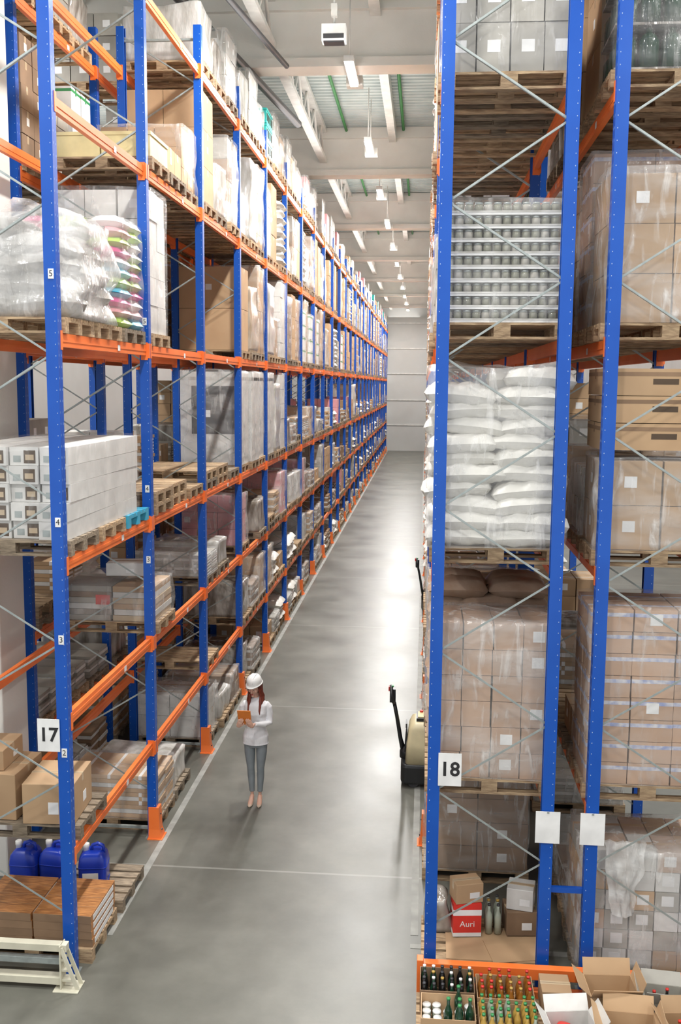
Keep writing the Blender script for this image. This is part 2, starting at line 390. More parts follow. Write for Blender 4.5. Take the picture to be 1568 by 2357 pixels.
for x in(1.18,1.58):
    new('blank_sign',MB().bb(-.11,.11,-.002,.002,-.15,.15,'label').bb(-.01,.01,-.006,-.002,.135,.15,'galv'),(x,8.735,1.62),label='blank white board fixed to a blue rack post',cat='sign')

# ---------------------------------------------------------------- goods prototypes
def pallet_mb(m='wood',L=1.2,W=.8):
    p=MB()
    for i,w in enumerate((.145,.1,.145,.1,.145)):
        y=-W/2+.0725+i*(W-.145)/4; p.bb(-L/2,L/2,y-w/2,y+w/2,.122,.144,m)
    for x in(-L/2+.0725,0,L/2-.0725):
        p.bb(x-.0725,x+.0725,-W/2,W/2,.10,.122,m)
        for y in(-W/2+.05,0,W/2-.05): p.bb(x-.0725,x+.0725,y-.05,y+.05,.022,.10,m)
    for y in(-W/2+.05,0,W/2-.05): p.bb(-L/2,L/2,y-.05,y+.05,0,.022,m)
    return p
PAL=[pallet_mb('wood'),pallet_mb('woodgrey'),pallet_mb('teal'),pallet_mb('cyan')]
PALM=[p.mesh('wooden_pallet') for p in PAL]
def perim(w,d,n=36,e=.12):
    out=[]
    for j in range(n):
        t=2*math.pi*j/n; c,s=math.cos(t),math.sin(t)
        out.append((math.copysign(abs(c)**e if abs(c)>1e-6 else 0,c)*w/2,math.copysign(abs(s)**e if abs(s)>1e-6 else 0,s)*d/2))
    return out
def shell(w,d,h,m,irr=.01,seed=0,n=44,lv=9,e=.14,topshrink=.8,bulge=0.,z0=0.,lump=0.):
    P=perim(w,d,n,e); mb=MB(); rs=[]
    zs=[z0+(h-z0)*i/lv for i in range(lv+1)]
    for i,z in enumerate(zs):
        f=i/lv; k=1+bulge*math.sin(math.pi*f)
        rs.append([(x*k+irr*noise.noise(Vector((x*3+seed,y*3,z*3))),y*k+irr*noise.noise(Vector((x*3,y*3+seed,z*3+9))),
                    z+(irr*.6*noise.noise(Vector((x*4,y*4,seed)))+lump*noise.noise(Vector((x*1.6+seed,y*1.6,3))) )*f) for x,y in P])
    for kk,dz in((.92,.012),(topshrink*.75,.02),(.3,.025)):
        rs.append([(x*kk,y*kk,h+dz+irr*1.2*noise.noise(Vector((x*kk*4,y*kk*4,seed)))+lump*noise.noise(Vector((x*kk*1.6+seed,y*kk*1.6,3)))) for x,y in P])
    mb.rings(rs,m,True); return mb
def cartons(W,D,nx,ny,nz,bh,m,seed=0,tape='tape',lab=.3,jit=.006,band=False,mark=False,mats=None):
    r=random.Random(seed); mb=MB(); bx,by=W/nx,D/ny
    for k in range(nz):
        for i in range(nx):
            for j in range(ny):
                cx=-W/2+bx*(i+.5)+r.uniform(-jit,jit); cy=-D/2+by*(j+.5)+r.uniform(-jit,jit); cz=bh*(k+.5)
                sx,sy,sz=bx-.012,by-.012,bh-.006
                mm=r.choice(mats) if mats else m
                mb.box((cx,cy,cz),(sx,sy,sz),mm)
                if tape:
                    mb.bb(cx-sx/2-.001,cx+sx/2+.001,cy-.025,cy+.025,cz+sz/2-.09,cz+sz/2+.001,tape)
                    if band: mb.bb(cx-sx/2-.0012,cx+sx/2+.0012,cy-sy/2-.0012,cy+sy/2+.0012,cz+sz/2-.065,cz+sz/2-.03,tape)
                for sgn,edge in((-1,j==0),(1,j==ny-1)):
                    if edge:
                        yy=cy+sgn*(sy/2)
                        if r.random()<lab: mb.bb(cx-.05,cx+.06,yy-.0015,yy+.0015,cz-.04,cz+.06,'label')
                        if mark: mb.bb(cx-.12,cx+.10,yy-.0012,yy+.0012,cz-.02,cz+.03,'inkbrown')
                for sgn,edge in((-1,i==0),(1,i==nx-1)):
                    if edge and r.random()<lab:
                        xx=cx+sgn*(sx/2); mb.bb(xx-.0015,xx+.0015,cy-.04,cy+.04,cz-.03,cz+.06,'label')
    return mb
def sack_mb(L,W,H,m,seed=0,nu=16,nv=12,amp=.014):
    mb=MB(); rs=random.Random(seed+77); tilt=rs.uniform(-.12,.12)
    def hgt(u,v):
        a=max(0,1-abs(u)**3.6)**.42; b=max(0,1-abs(v)**3.0)**.48; return a*b
    for side in(1,-1):
        base=len(mb.V)
        for i in range(nu+1):
            for j in range(nv+1):
                u=-1+2*i/nu; v=-1+2*j/nv
                pinch=1-.07*(abs(u)**5)
                nb=noise.noise(Vector((u*1.1+seed*3.1,v*1.1,0)))
                x=u*L/2*(1-.05*v*v)+nb*.02; y=v*W/2*pinch*(1+.06*noise.noise(Vector((u*1.3,seed*2.,1))))
                h=hgt(u,v); nz=noise.noise(Vector((u*2.2+seed,v*2.2,side*3+seed)))+.5*noise.noise(Vector((u*5+seed,v*4,side+seed)))
                droop=-.02*abs(u)**3
                z=H/2+droop+side*(H/2*h)*(1+tilt*u)+(nz*amp if h>.1 else 0)
                if side<0: z=max(z,-.012)
                mb.V.append(Vector((x+nz*.008,y,z)))
        for i in range(nu):
            for j in range(nv):
                q=(base+i*(nv+1)+j,base+(i+1)*(nv+1)+j,base+(i+1)*(nv+1)+j+1,base+i*(nv+1)+j+1)
                mb.F.append(q if side>0 else q[::-1]); mb.M.append(m); mb.S.append(True)
    return mb
def sacks(nl,m,seed,H=.15):
    r=random.Random(seed); mb=MB(); S=[sack_mb(.62,.42,H*1.3,m,s,10,8,.02) for s in range(4)]
    for l in range(nl):
        if l%2==0: pos=[(-.3,-.2,0),(.3,-.2,0),(-.3,.2,0),(.3,.2,0)]
        else: pos=[(-.38,0,math.pi/2),(0,-.2,0),(.38,0,math.pi/2),(0,.2,0)]
        for x,y,a in pos: mb.add(r.choice(S),T(x+r.uniform(-.015,.015),y+r.uniform(-.01,.01),l*H)@Matrix.Rotation(a+r.uniform(-.05,.05),4,'Z'))
    return mb
def panels(h,m,me,seed,n=8):
    r=random.Random(seed); mb=MB(); t=h/n
    for k in range(n):
        for s in(-1,1):
            mb.box((r.uniform(-.015,.015),s*.19,t*(k+.5)),(1.14+r.uniform(-.03,.03),.36,t-.004),m if (k+seed)%3 else me)
            mb.box((.575*1,s*.19,t*(k+.5)),(.008,.30,t*.5),'label')
            for xx in(-.35,.05,.4): mb.box((xx,s*.19,t*(k+.5)),(.04,.3615,t-.0035),'label' if k%2 else m)
    return mb
def colored(seed,h=1.1):
    r=random.Random(seed); mb=MB(); z=0
    while z<h:
        for i in range(3):
            for j in range(2):
                s=sack_mb(.40,.42,.14,r.choice(['lime','magenta','white','cyan','lime','white','pink']),r.randint(0,50),8,8)
                mb.add(s,T(-.39+.39*i,-.2+.4*j,z))
        z+=.105
    return mb
def appliance():
    mb=MB()
    for y in(-.2,.2):
        mb.bb(-.58,.58,y-.19,y+.19,0,1.65,'cardwhite'); mb.bb(-.30,.50,y-.191,y+.191,.55,1.40,'dark'); mb.bb(-.58,.58,y-.192,y+.192,1.5,1.56,'film')
    mb.bb(-.1,.04,-.394,-.39,.85,.97,'label')
    return mb
def crates(m,nz,seed):
    mb=MB()
    for k in range(nz):
        for i in range(2):
            x=-.3+.6*i; z=k*.3
            mb.bb(x-.29,x+.29,-.38,.38,z,z+.27,m); mb.bb(x-.3,x+.3,-.39,.39,z+.24,z+.28,m)
            for q in range(5): mb.bb(x-.25+q*.11,x-.20+q*.11,-.386,-.38,z+.05,z+.2,'inkbrown')
            for q in range(4): mb.bb(.59,.595,-.33+q*.18,-.23+q*.18,z+.05,z+.2,'inkbrown')
    return mb
def bottles_dark():
    mb=MB()
    for k in range(4):
        z=k*.36; mb.bb(-.58,.58,-.38,.38,z,z+.02,'filmdark')
        for i in range(6):
            for y in(-.31,0,.31):
                mb.lathe((-.48+.192*i,y,z+.02),[(.0,0),(.088,.005),(.088,.22),(.06,.27),(.03,.29),(.03,.33),(0,.335)],'bottlegreen',12)
    return mb
P={}
def proto(key,name,cat,label,mb,wrap=None):
    P[key]=dict(name=name,cat=cat,label=label,mb=mb,me=mb.mesh(name),wrap=(wrap.mesh('plastic_wrap') if wrap else None),h=max(v.z for v in mb.V))
ws=lambda h,s,ir=.03,m='wrap':shell(1.19,.82,h,m,ir,s,52,12,.09)
proto('cb1','carton_stack','cartons','brown cardboard cartons stacked on a pallet in clear film',cartons(1.14,.76,2,2,4,.41,'card',1),ws(1.66,1))
proto('cb2','carton_stack','cartons','small brown cartons stacked tall in stretch film',cartons(1.14,.76,3,2,6,.25,'card',2,lab=.4),ws(1.52,2))
proto('cb3','carton_stack','cartons','two large plain brown cartons stacked on a pallet',cartons(1.12,.76,1,1,2,.72,'card',3,lab=.5))
proto('cb4','carton_stack','cartons','large plain brown cartons stacked three high',cartons(1.14,.78,2,1,3,.52,'card',23,lab=.3))
proto('cd1','carton_stack','cartons','dark brown cartons stacked on a pallet',cartons(1.14,.76,2,2,5,.28,'carddark',24,lab=.6),ws(1.43,22))
proto('cx1','carton_stack','cartons','mixed brown and white cartons stacked on a pallet',cartons(1.14,.76,2,2,4,.33,'card',25,lab=.4,mats=['card','cardwhite','carddark','cardgrey']),ws(1.35,23,.04))
proto('cw1','carton_stack','cartons','white cartons stacked tall on a pallet',cartons(1.14,.76,3,2,5,.33,'cardwhite',4,tape=None,lab=.5),ws(1.68,3,.02,'wraplight'))
proto('cg1','carton_stack','cartons','grey cartons with white labels wrapped in film',cartons(1.14,.76,3,2,3,.33,'cardgrey',5,tape=None,lab=1),ws(1.02,4))
proto('cp1','carton_stack','cartons','pinkish brown cartons with printed tape in film',cartons(1.14,.76,2,2,6,.27,'cardpink',6,tape='tapeblue',band=True,lab=.1),ws(1.64,5))
proto('cm1','carton_stack','cartons','short stack of brown cartons on a pallet',cartons(1.10,.72,3,2,3,.26,'card',7),ws(.8,6,.04,'wrap'))
proto('cm2','carton_stack','cartons','short stack of white cartons on a pallet',cartons(1.10,.74,2,2,2,.33,'cardwhite',8,lab=.4),ws(.7,7,.04))
proto('cl1','carton_stack','cartons','single layer of brown cartons on a pallet',cartons(1.10,.74,3,2,1,.33,'card',9))
proto('cl2','carton_stack','cartons','low stack of dark cartons in clear film',cartons(1.12,.74,2,2,2,.22,'carddark',10,lab=.6),ws(.46,8,.05))
proto('pn1','panel_stack','boards','low stack of packed floor boards',panels(.42,'carddark','cardwhite',0),ws(.44,9,.03,'wrap'))
proto('pn2','panel_stack','boards','stack of flat grey packed boards in film',panels(.32,'cardgrey','cardwhite',1,7),ws(.34,10,.04,'wrap'))
proto('pn3','panel_stack','boards','stack of flat brown and white packed boards',panels(.55,'card','cardwhite',2,10),ws(.57,11,.03,'wraplight'))
proto('sk1','sack_stack','sacks','tall stack of white filled sacks',sacks(9,'sack',1))
proto('sk2','sack_stack','sacks','low pile of white filled sacks',sacks(3,'sack',2))
proto('sk3','sack_stack','sacks','stack of brown paper sacks',sacks(11,'sackbrown',3))
proto('lt1','wrapped_goods','wrapped goods','tall load fully wrapped in cloudy stretch film',shell(1.14,.79,1.42,'film',.035,1,60,16,.07,lump=.04))
proto('lt2','wrapped_goods','wrapped goods','tall tan load wrapped in creased stretch film',shell(1.14,.79,1.2,'filmtan',.045,2,60,16,.08,lump=.06))
proto('lm1','wrapped_goods','wrapped goods','squared load wrapped in cloudy stretch film',shell(1.12,.78,.75,'film',.05,3,60,12,.09,lump=.10))
proto('lm2','wrapped_goods','wrapped goods','dark load wrapped in shiny stretch film',shell(1.12,.78,.62,'filmdark',.05,4,60,12,.10,lump=.08))
proto('ll1','wrapped_goods','wrapped goods','flat load wrapped in shiny stretch film',shell(1.12,.78,.36,'film',.05,5,56,e=.12,lump=.06))
proto('ap','wrapped_appliance','appliances','tall white boxed appliances in stretch film',appliance(),ws(1.67,12,.04))
proto('tl','plastic_crate_stack','crates','stacked teal plastic crates on a pallet',crates('teal',3,1))
proto('yc','plastic_crate_stack','crates','pale yellow plastic crates on a pallet',crates('yellow',1,1))
proto('co','bag_stack','bags','colourful pink and green packed bags stacked in film',colored(4),ws(1.15,13,.05,'wraplight'))
proto('bd','bottle_pack_stack','bottles','dark green large bottles stacked in layers',bottles_dark(),ws(1.42,14,.02,'wraplight'))
proto('mg','carton_stack','cartons','green and white cartons stacked on a pallet',cartons(1.12,.76,3,2,4,.33,'label',21,tape='green',band=True,lab=0),ws(1.34,15,.02,'wraplight'))
proto('rd','carton_stack','cartons','reddish cartons stacked on a pallet',cartons(1.12,.76,3,2,3,.30,'pink',22,lab=.3),ws(.92,16))

STUFF={}; ROW=['a']
def put_pallet(x,y,z,grp,near,kind=None,rz=0):
    kd=kind if kind is not None else (0 if R.random()<.65 else 1)
    if near: new('wooden_pallet' if kd<2 else 'plastic_pallet',PALM[kd],(x,y,z),rz,label=['weathered brown wooden pallet','grey aged wooden pallet','teal plastic pallet','light blue painted pallet'][kd],cat='pallet',group=grp)
    else: STUFF.setdefault((ROW[0],'wooden_pallet'),MB()).add(PAL[kd],T(x,y,z)@Matrix.Rotation(rz,4,'Z'))
def put(key,x,y,z,grp,near,rz=0.,sz=1.,jit=True):
    p=P[key]
    if jit: x+=R.uniform(-.02,.02); rz+=R.uniform(-.015,.015)
    if R.random()<.5 and key!='ap': rz+=math.pi
    if near:
        o=new(p['name'],p['me'],(x,y,z+.146),rz,label=p['label'],cat=p['cat'],group=grp); o.scale=(1,1,sz)
        if p['wrap']: new('plastic_wrap',p['wrap'],parent=o)
        return o
    else: STUFF.setdefault((ROW[0],p['name']),MB()).add(p['mb'],T(x,y,z+.146)@Matrix.Rotation(rz,4,'Z')@Matrix.Diagonal((1,1,sz,1)))
TALL=['cb1','cb2','cw1','lt1','lt2','cb3','cb4','cg1','sk1','mg','cp1','cd1','cx1','cx1','cb2','cw1','cb1']
MID=['cm1','cm2','lm1','lm2','sk2','cl1','pn3','cg1','rd','cm1','cm2']
LOW=['cl1','cl2','pn1','pn2','pn3','ll1','sk2','pn1','pn2','lm2']
def choose(lv):
    q=R.random()
    if lv==0: return None if q<.15 else R.choice(LOW+['cm2'])
    if lv in(1,2): return 'EMPTY' if q<.08 else (None if q<.16 else R.choice(LOW+MID))
    if lv==3: return 'EMPTY' if q<.1 else R.choice(MID+LOW+['lt1','cb2','cm1'])
    if lv==6: return None if q<.06 else R.choice(MID+['cm1','cg1','tl'])
    return None if q<.04 else R.choice(TALL+['cm1','lm1'])
def fits(key,h): return P[key]['h']*1.0+.17<=h
OV={}
for s in range(3):
    OV[(0,0,s)]='SKIP'; OV[(0,3,s)]='SKIP'; OV[(1,3,s)]='EMPTY'; OV[(2,3,s)]='EMPTY'
    OV[(0,2,s)]=None; OV[(0,6,s)]=None; OV[(1,6,s)]=None; OV[(2,4,s)]=None
    OV[(3,3,s)]='ap'; OV[(0,5,s)]=None; OV[(1,2,s)]=None
    OV[(1,1,s)]=None; OV[(2,1,s)]='EMPTY' if s<1 else None
OV.update({(0,1,0):'SKIP',(0,1,1):None,(0,1,2):None,(1,0,0):'pn3',(1,0,1):'ll1',(1,0,2):None,(1,2,0):'SKIP',(1,2,1):None,
 (2,0,0):'cm2',(2,0,1):'ll1',(2,0,2):'cl2',(0,4,0):'SKIP',(0,4,1):'SKIP',(0,4,2):'co',(1,4,0):'cw1',(1,4,1):None,(1,4,2):None,
 (1,5,0):'yc',(1,5,1):'cl1',(1,5,2):'cm1',(2,5,0):'cb4',(2,5,1):'lm1',(2,5,2):'cx1',(2,6,0):'lm1',(2,6,1):'lm2',(2,6,2):'cg1',
 (3,4,0):'cb3',(3,4,1):'lt2',(3,4,2):'cb1',(3,5,0):'cm2',(3,5,1):'lt1',(3,5,2):'cw1',(4,3,0):'ap',(4,3,1):'lt1',(4,3,2):'cw1',
 (3,6,0):'lm1',(3,6,1):'cg1',(3,6,2):'cm2',(4,6,0):'tl',(4,6,1):'cg1',(4,6,2):'cm1',(4,4,0):'lt1',(4,4,1):'cm1',(5,6,0):'cg1',(5,6,1):'cm1',
 (2,2,0):'pn2',(2,2,1):'ll1',(2,2,2):None,(6,6,1):'rd',(3,0,0):'lm2',(8,6,1):'rd',(7,4,1):'mg',(6,4,0):'mg',(4,5,0):'cx1',(4,5,1):'cb4',(5,5,0):'lt2',(5,5,1):'cx1',
 (5,4,0):'cd1',(5,4,2):'cb2'})
Hs=[0.]+LV+[11.36]
def fill(xc,y0,nb,Hs,near,ov,grp):
    for b in range(nb):
        for l in range(len(Hs)-1):
            for s in range(3):
                key=ov.get((b,l,s),'?')
                LL=l if len(Hs)>7 else [0,2,3,4,5,6][l]
                if key=='?': key=choose(LL)
                if key in(None,'SKIP'): continue
                x=xc+R.uniform(-.03,.03); y=y0+2.9*b+.55+.9*s+R.uniform(-.015,.015); z=Hs[l]
                nr=b<near
                put_pallet(x,y,z+.002,grp,nr)
                if key=='EMPTY':
                    if R.random()<.4: put_pallet(x,y,z+.148,grp,nr)
                    continue
                av=Hs[l+1]-Hs[l]-.15
                t=0
                while not fits(key,av) and t<40: key=R.choice(MID+LOW) if LL<4 or LL==6 else R.choice(TALL+MID); t+=1
                if fits(key,av): put(key,x,y,z+.002,grp,nr)
ROW[0]='L1'; fill(-3.82,LY,26,Hs,8,OV,'pallet loads on the rack with sign 17')
ROW[0]='L2'; fill(-5.32,LY+2.9,10,Hs,0,{},'pallet loads on the rear rack')
OR={}
for l in range(6):
    OR[(0,l,0)]='SKIP'
for b_ in range(4):
    for s in range(3): OR[(b_,3,s)]=['cm1','lm1','cg1','cl1'][(b_+s)%4]
OR.update({(0,0,1):None,(0,0,2):'cd1',(1,0,0):None,(1,0,1):'SKIP',(1,0,2):None,(5,0,0):None,(5,0,1):None,(4,0,2):None,(0,1,1):'sk3',(0,1,2):'cb2',(0,2,1):'sk1',(0,3,0):'SKIP'})
HR=[0.]+RV+[11.36]
ROW[0]='R1'; fill(.66,RY,26,HR,3,OR,'pallet loads on the rack with sign 18')
ROW[0]='R2'; fill(2.105,RY,8,HR,2,{**{(0,l,0):'SKIP' for l in range(6)}},'pallet loads on the rear rack')

# ================= explicit loads: left bay 0
G='goods in the nearest rack bay'
def cyS(s): return LY+.55+.9*s
for s in range(3): put_pallet(-3.82,cyS(s),4.002,G,True,(1,0,3)[s])
lb=MB().bb(-.135,.135,-1.1,1.1,0,.168,'cardwhite').bb(.00,.11,-1.103,-1.1,.02,.14,'inkbrown').bb(.015,.095,-1.105,-1.103,.05,.10,'tape').bb(-.10,-.03,-1.102,-1.1,.03,.09,'galv').mesh('long_carton')
for r_ in range(5):
    for c in range(4):
        new('long_carton',lb,(-4.24+c*.282,LY+1.32+R.uniform(-.05,.05),4.148+.171*r_),R.uniform(-.006,.006),label='long white carton with a small product picture on its end',cat='box',group='long white cartons in a stack')
new('plastic_wrap_cover',shell(1.17,2.34,.865,'wrapthin',.02,31,60,10,.06),(-3.82,LY+1.32,4.147),label='clear stretch film around the long white cartons',cat='plastic wrap')
put_pallet(-3.80,LY+2.9+.55,2.542,G,True,0)
gt=MB(); rq=random.Random(8)
for l in range(6):
    for q,(x0,x1) in enumerate(((-.60,.05),(.06,.60))):
        mm=['cardgrey','filmdark','cardwhite','cardgrey','carddark','cardgrey'][(l+q*2)%6] if q==0 else ['tape','cardwhite','card'][l%3]
        gt.bb(x0+rq.uniform(0,.02),x1-rq.uniform(0,.02),-.39,.39,l*.072,l*.072+.068,mm)
gt.bb(-.15,.03,-.394,-.389,.20,.32,'red')
o=new('panel_stack',gt,(-3.84,LY+2.9+.55,2.69),label='low stack of grey and tan packed boards with a red patch',cat='boards')
new('plastic_wrap',shell(1.26,.85,.47,'wraplight',.06,61,52,8,.1,lump=.05),parent=o)
# level 4 slot0/1 grey bag load
put_pallet(-3.82,cyS(0),6.032,G,True,0); put_pallet(-3.82,cyS(1),6.032,G,True,0)
gs=MB(); rr=random.Random(5)
S3=[sack_mb(.70,.50,.26,'film',s,14,10,.04) for s in range(4)]
for l in range(5):
    for (x,y) in((-.28,-.45),(.28,-.45),(-.28,0),(.28,0),(-.28,.42),(.28,.42)):
        if l>3 and (y>.3 or x>0.2): continue
        gs.add(rr.choice(S3),T(x*(1-.06*l)+rr.uniform(-.04,.04),y*(1-.1*l)+rr.uniform(-.03,.03),l*.175)@Matrix.Rotation(rr.uniform(-.35,.35),4,'Z')@Matrix.Rotation(rr.uniform(-.1,.1),4,'Y'))
o=new('wrapped_bag_pile',gs,(-3.84,cyS(0)+.4,6.18),label='bulging grey plastic bags piled under clear film',cat='bags')
new('plastic_wrap',shell(1.30,1.42,.95,'wrapheavy',.16,33,72,14,.3,lump=.14,topshrink=.7,bulge=.03),parent=o)
put_pallet(-3.82,cyS(0)+.05,1.232,G,True,1)
def carton_obj(w,d,h,loc,rz=0,m='card',label='closed brown cardboard carton with tape',lab=True,grp=None,nm='cardboard_box'):
    mb=MB().box((0,0,h/2),(w,d,h),m)
    o=new(nm,mb,loc,rz,label=label,cat='box',group=grp); bevel(o,.006,2)
    t=MB().bb(-w/2-.001,w/2+.001,-.025,.025,h-.08,h+.0015,'tape').bb(-w/2+.002,w/2-.002,-.0015,.0015,h+.0012,h+.002,'inkbrown')
    if lab: t.bb(-.0,.10,-d/2-.002,-d/2,h*.25,h*.55,'label').bb(w/2,w/2+.002,0,.1,h*.25,h*.5,'label')
    new('packing_tape',t,parent=o); return o
carton_obj(.50,.62,.40,(-3.55,cyS(0)-.04,1.38),.06,grp='cartons on the low shelf')
carton_obj(.56,.62,.46,(-4.14,cyS(0)+.02,1.38),-.04,grp='cartons on the low shelf')
carton_obj(.36,.50,.20,(-4.2,cyS(0)+.02,1.845),.02,grp='cartons on the low shelf')
carton_obj(.5,.36,.16,(-3.70,LY+2.9+.60,3.20),.1,'cardwhite',label='flat white carton lying on a wrapped stack',grp='cartons on a wrapped stack')
put_pallet(-3.72,cyS(0)+.0,.0,G,True,0); put_pallet(-3.70,cyS(1)+.03,.0,G,True,1)
for kx in range(2):
    for kz in range(4):
        m=MB().bb(-.29,.29,-.36,.36,0,.078,'parquet')
        for q in range(4): m.bb(-.29,.29,-.36+.18*q-.002,-.36+.18*q+.002,.0,.0785,'carddark')
        m.bb(.291,.294,-.3,.3,.01,.06,'label')
        new('floor_board_pack',m,(-4.02+.6*kx,cyS(0)-.0,.146+.08*kz),R.uniform(-.02,.02),label='pack of orange brown wooden floor boards',cat='boards',group='floor board packs on a pallet')
def jerry():
    mb=MB(); rs=[]
    for z,kx,ky in((0,.94,.94),(.015,1,1),(.24,1,1),(.29,.93,.93),(.325,.72,.8),(.335,.5,.6)):
        rs.append([(x*kx,y*ky,z) for x,y in perim(.27,.24,32,.3)])
    mb.rings(rs,'plasticblue',True)
    for z in(.06,.21): mb.rings([[(x*1.02,y*1.02,z+dz) for x,y in perim(.27,.24,32,.3)] for dz in(-.006,.006)],'plasticblue',True)
    return mb.mesh('jerrycan')
JM=jerry()
JH=MB().tube([(-.02,0,.325),(-.01,0,.375),(.04,0,.39),(.09,0,.37),(.105,0,.31)],[(.02,.016)]*5,'plasticblue',10,ref=(0,1,0)).mesh('carrying_handle')
JC=MB().lathe((-.07,-.0,.32),[(.028,0),(.028,.035),(.032,.037),(.032,.07),(.024,.075)],'white',16).mesh('screw_cap')
JL=MB().bb(-.09,.06,-.1225,-.121,.05,.17,'label').mesh('printed_label')
for (x,y,rz) in((-3.50,10.0,.15),(-3.93,10.02,-.1),(-4.25,9.98,.0)):
    o=new('jerrycan',JM,(x,y,.146),rz,label='blue plastic jerrycan with a white cap on a pallet',cat='canister',group='blue jerrycans')
    o.scale=(1.12,1.15,1.25)
    new('carrying_handle',JH,parent=o); new('screw_cap',JC,parent=o)
    if x>-3.6: new('printed_label',JL,parent=o)
g=MB().bb(-1.25,.06,-.04,.04,.37,.44,'creampaint').bb(-1.25,.0,-.03,.03,.24,.30,'galv').bb(-1.25,.0,-.05,.05,.05,.12,'creampaint')
g.bb(.0,.012,-.07,.07,0,.44,'creampaint').bb(-.06,.18,-.10,.10,0,.015,'creampaint')
g.box((.09,-.05,.21),(.04,.012,.44),'creampaint',Matrix.Rotation(-.36,3,'Y')).box((.09,.05,.21),(.04,.012,.44),'creampaint',Matrix.Rotation(-.36,3,'Y'))
for z in(.08,.18,.28): g.bb(.005,.14-z*.35,-.045,.045,z,z+.025,'creampaint')
o=new('rack_end_guard',g,(LX+.0,8.40,0),label='cream painted steel guard at the end of the rack',cat='guard rail'); bevel(o,.004)

# ================= explicit loads: right bay 0 slot 0
yc=RY+.55
G2='goods in the bay with sign 18'
for z in RV[:4]: put_pallet(.66,yc,z+.002,G2,True,0); put_pallet(2.105,yc,z+.002,G2,True,0)
new('stamped_lettering',MB().text('EUR',.055,'ink',T(.0,-.003,0)@RX90),(1.18,yc-.402,RV[2]+.065),label='black EUR stamp on a wooden pallet block',cat='lettering')
def single(key_mb,name,label,cat,x,z,wrap=None,y=yc):
    o=new(name,key_mb,(x,y,z+.148),0,label=label,cat=cat,group=G2)
    if wrap: new('plastic_wrap',wrap,parent=o)
    return o
single(cartons(1.10,.76,4,2,6,.245,'cardpink',31,lab=.12,tape=None),'carton_stack','tan cartons stacked under creased clear film','cartons',.66,RV[0],shell(1.15,.81,1.50,'wrap',.035,41,60,16,.06,lump=.04))
SM=[sack_mb(.64,.44,.19,'sack',s,24,16,.028).mesh('sack') for s in range(8)]
for l in range(11):
    z=RV[1]+.148+l*.142
    if l%3==0: pos=[(-.315,-.19,0),(.265,-.19,0),(-.285,.21,0),(.285,.21,0)]
    elif l%3==1: pos=[(-.205,-.19,0),(.335,-.19,0),(-.315,.21,0),(.24,.21,0)]
    else: pos=[(-.28,-.19,0),(.30,-.19,0),(-.25,.21,0),(.30,.21,0)]
    for x,y_,a_ in pos:
        if l==10 and x<0: continue
        o=new('sack',R.choice(SM),(.65+x+R.uniform(-.035,.03),yc+y_+R.uniform(-.03,.03),z+R.uniform(-.016,.012)),a_+R.uniform(-.08,.08)+(math.pi if R.random()<.5 else 0),label='plump white woven sack lying in a tall stack',cat='sack',group='white sacks in a stack')
        o.rotation_euler[0]=R.uniform(-.05,.05); o.rotation_euler[1]=R.uniform(-.09,.09)
new('plastic_wrap_cover',shell(1.24,.93,1.60,'wrap',.06,71,60,14,.14,lump=.05),(.65,yc+.01,RV[1]+.149),label='thin clear film around the stack of white sacks',cat='plastic wrap')
jb=MB(); film_=MB()
for l in range(9):
    z=l*.115
    film_.bb(-.50,.50,-.375,.375,z,z+.02,'label')
    film_.bb(-.502,.502,-.378,-.376,z+.02,z+.035,'film')
    for i in range(12):
        for y_ in(-.33,-.245,.33):
            mm='jarfill' if (i+l)%4 else 'cardgrey'
            jb.lathe((-.455+.0827*i,y_,z+.02),[(0,0),(.038,.002),(.038,.065),(.033,.07)],mm,10); jb.lathe((-.455+.0827*i,y_,z+.09),[(.034,0),(.034,.018),(0,.019)],'galv',10)
    for j in range(6):
        for x_ in(-.455,.455): jb.lathe((x_,-.16+.0827*j,z+.02),[(0,0),(.038,.002),(.038,.065),(.033,.07),(.034,.072),(.034,.09),(0,.091)],'jarfill',10)
o=single(film_,'jar_tray_stack','glass jars in shrink wrapped trays stacked on a pallet','jars',.64,RV[2],shell(1.05,.81,1.05,'wraplight',.02,42,56,12,.06))
new('jar',jb,parent=o,kind='stuff')
single(cartons(1.14,.78,4,2,3,.40,'cardgrey',33,tape=None,lab=1.0),'carton_stack','grey cartons with white labels under film','cartons',.66,RV[3],shell(1.17,.81,1.22,'wraplight',.03,43,52,10,.08))
single(cartons(1.12,.76,2,1,3,.42,'card',35,lab=.2,tape='tape'),'carton_stack','brown cartons in shiny stretch film','cartons',2.105,RV[2],shell(1.18,.82,1.30,'wrap',.05,44,60,16,.08))
single(cartons(1.12,.76,2,1,2,.40,'card',36,lab=1,tape='tape'),'carton_stack','large brown carton in film with a white label','cartons',2.105,RV[1],shell(1.18,.81,.83,'wrap',.05,45,60,14,.09))
new('carton_stack',cartons(1.12,.76,1,1,3,.24,'card',37,tape='carddark',band=True,lab=0,mark=True),(2.105,yc,RV[1]+.148+.89),label='flat brown cartons with dark printing',cat='cartons',group=G2)
single(cartons(1.16,.78,3,2,8,.205,'cardpink',38,tape='tapeblue',band=True,lab=.05),'carton_stack','pinkish brown cartons with blue printed tape','cartons',2.105,RV[0],shell(1.20,.82,1.66,'wraplight',.03,46,56,14,.06))
put('bd',2.105,yc,RV[3]+.002,G2,True)
put_pallet(.66,yc,0,G2,True,0); put_pallet(2.105,yc,0,G2,True,1)
single(cartons(1.14,.77,5,2,6,.195,'cardwhite',39,tape='card',lab=.5,mats=['cardwhite','cardgrey','cardpink','card']),'carton_stack','pale small packs in cloudy film on the floor pallet','cartons',2.105,0,shell(1.2,.83,1.20,'wrap',.06,47,60,16,.1,lump=.04))
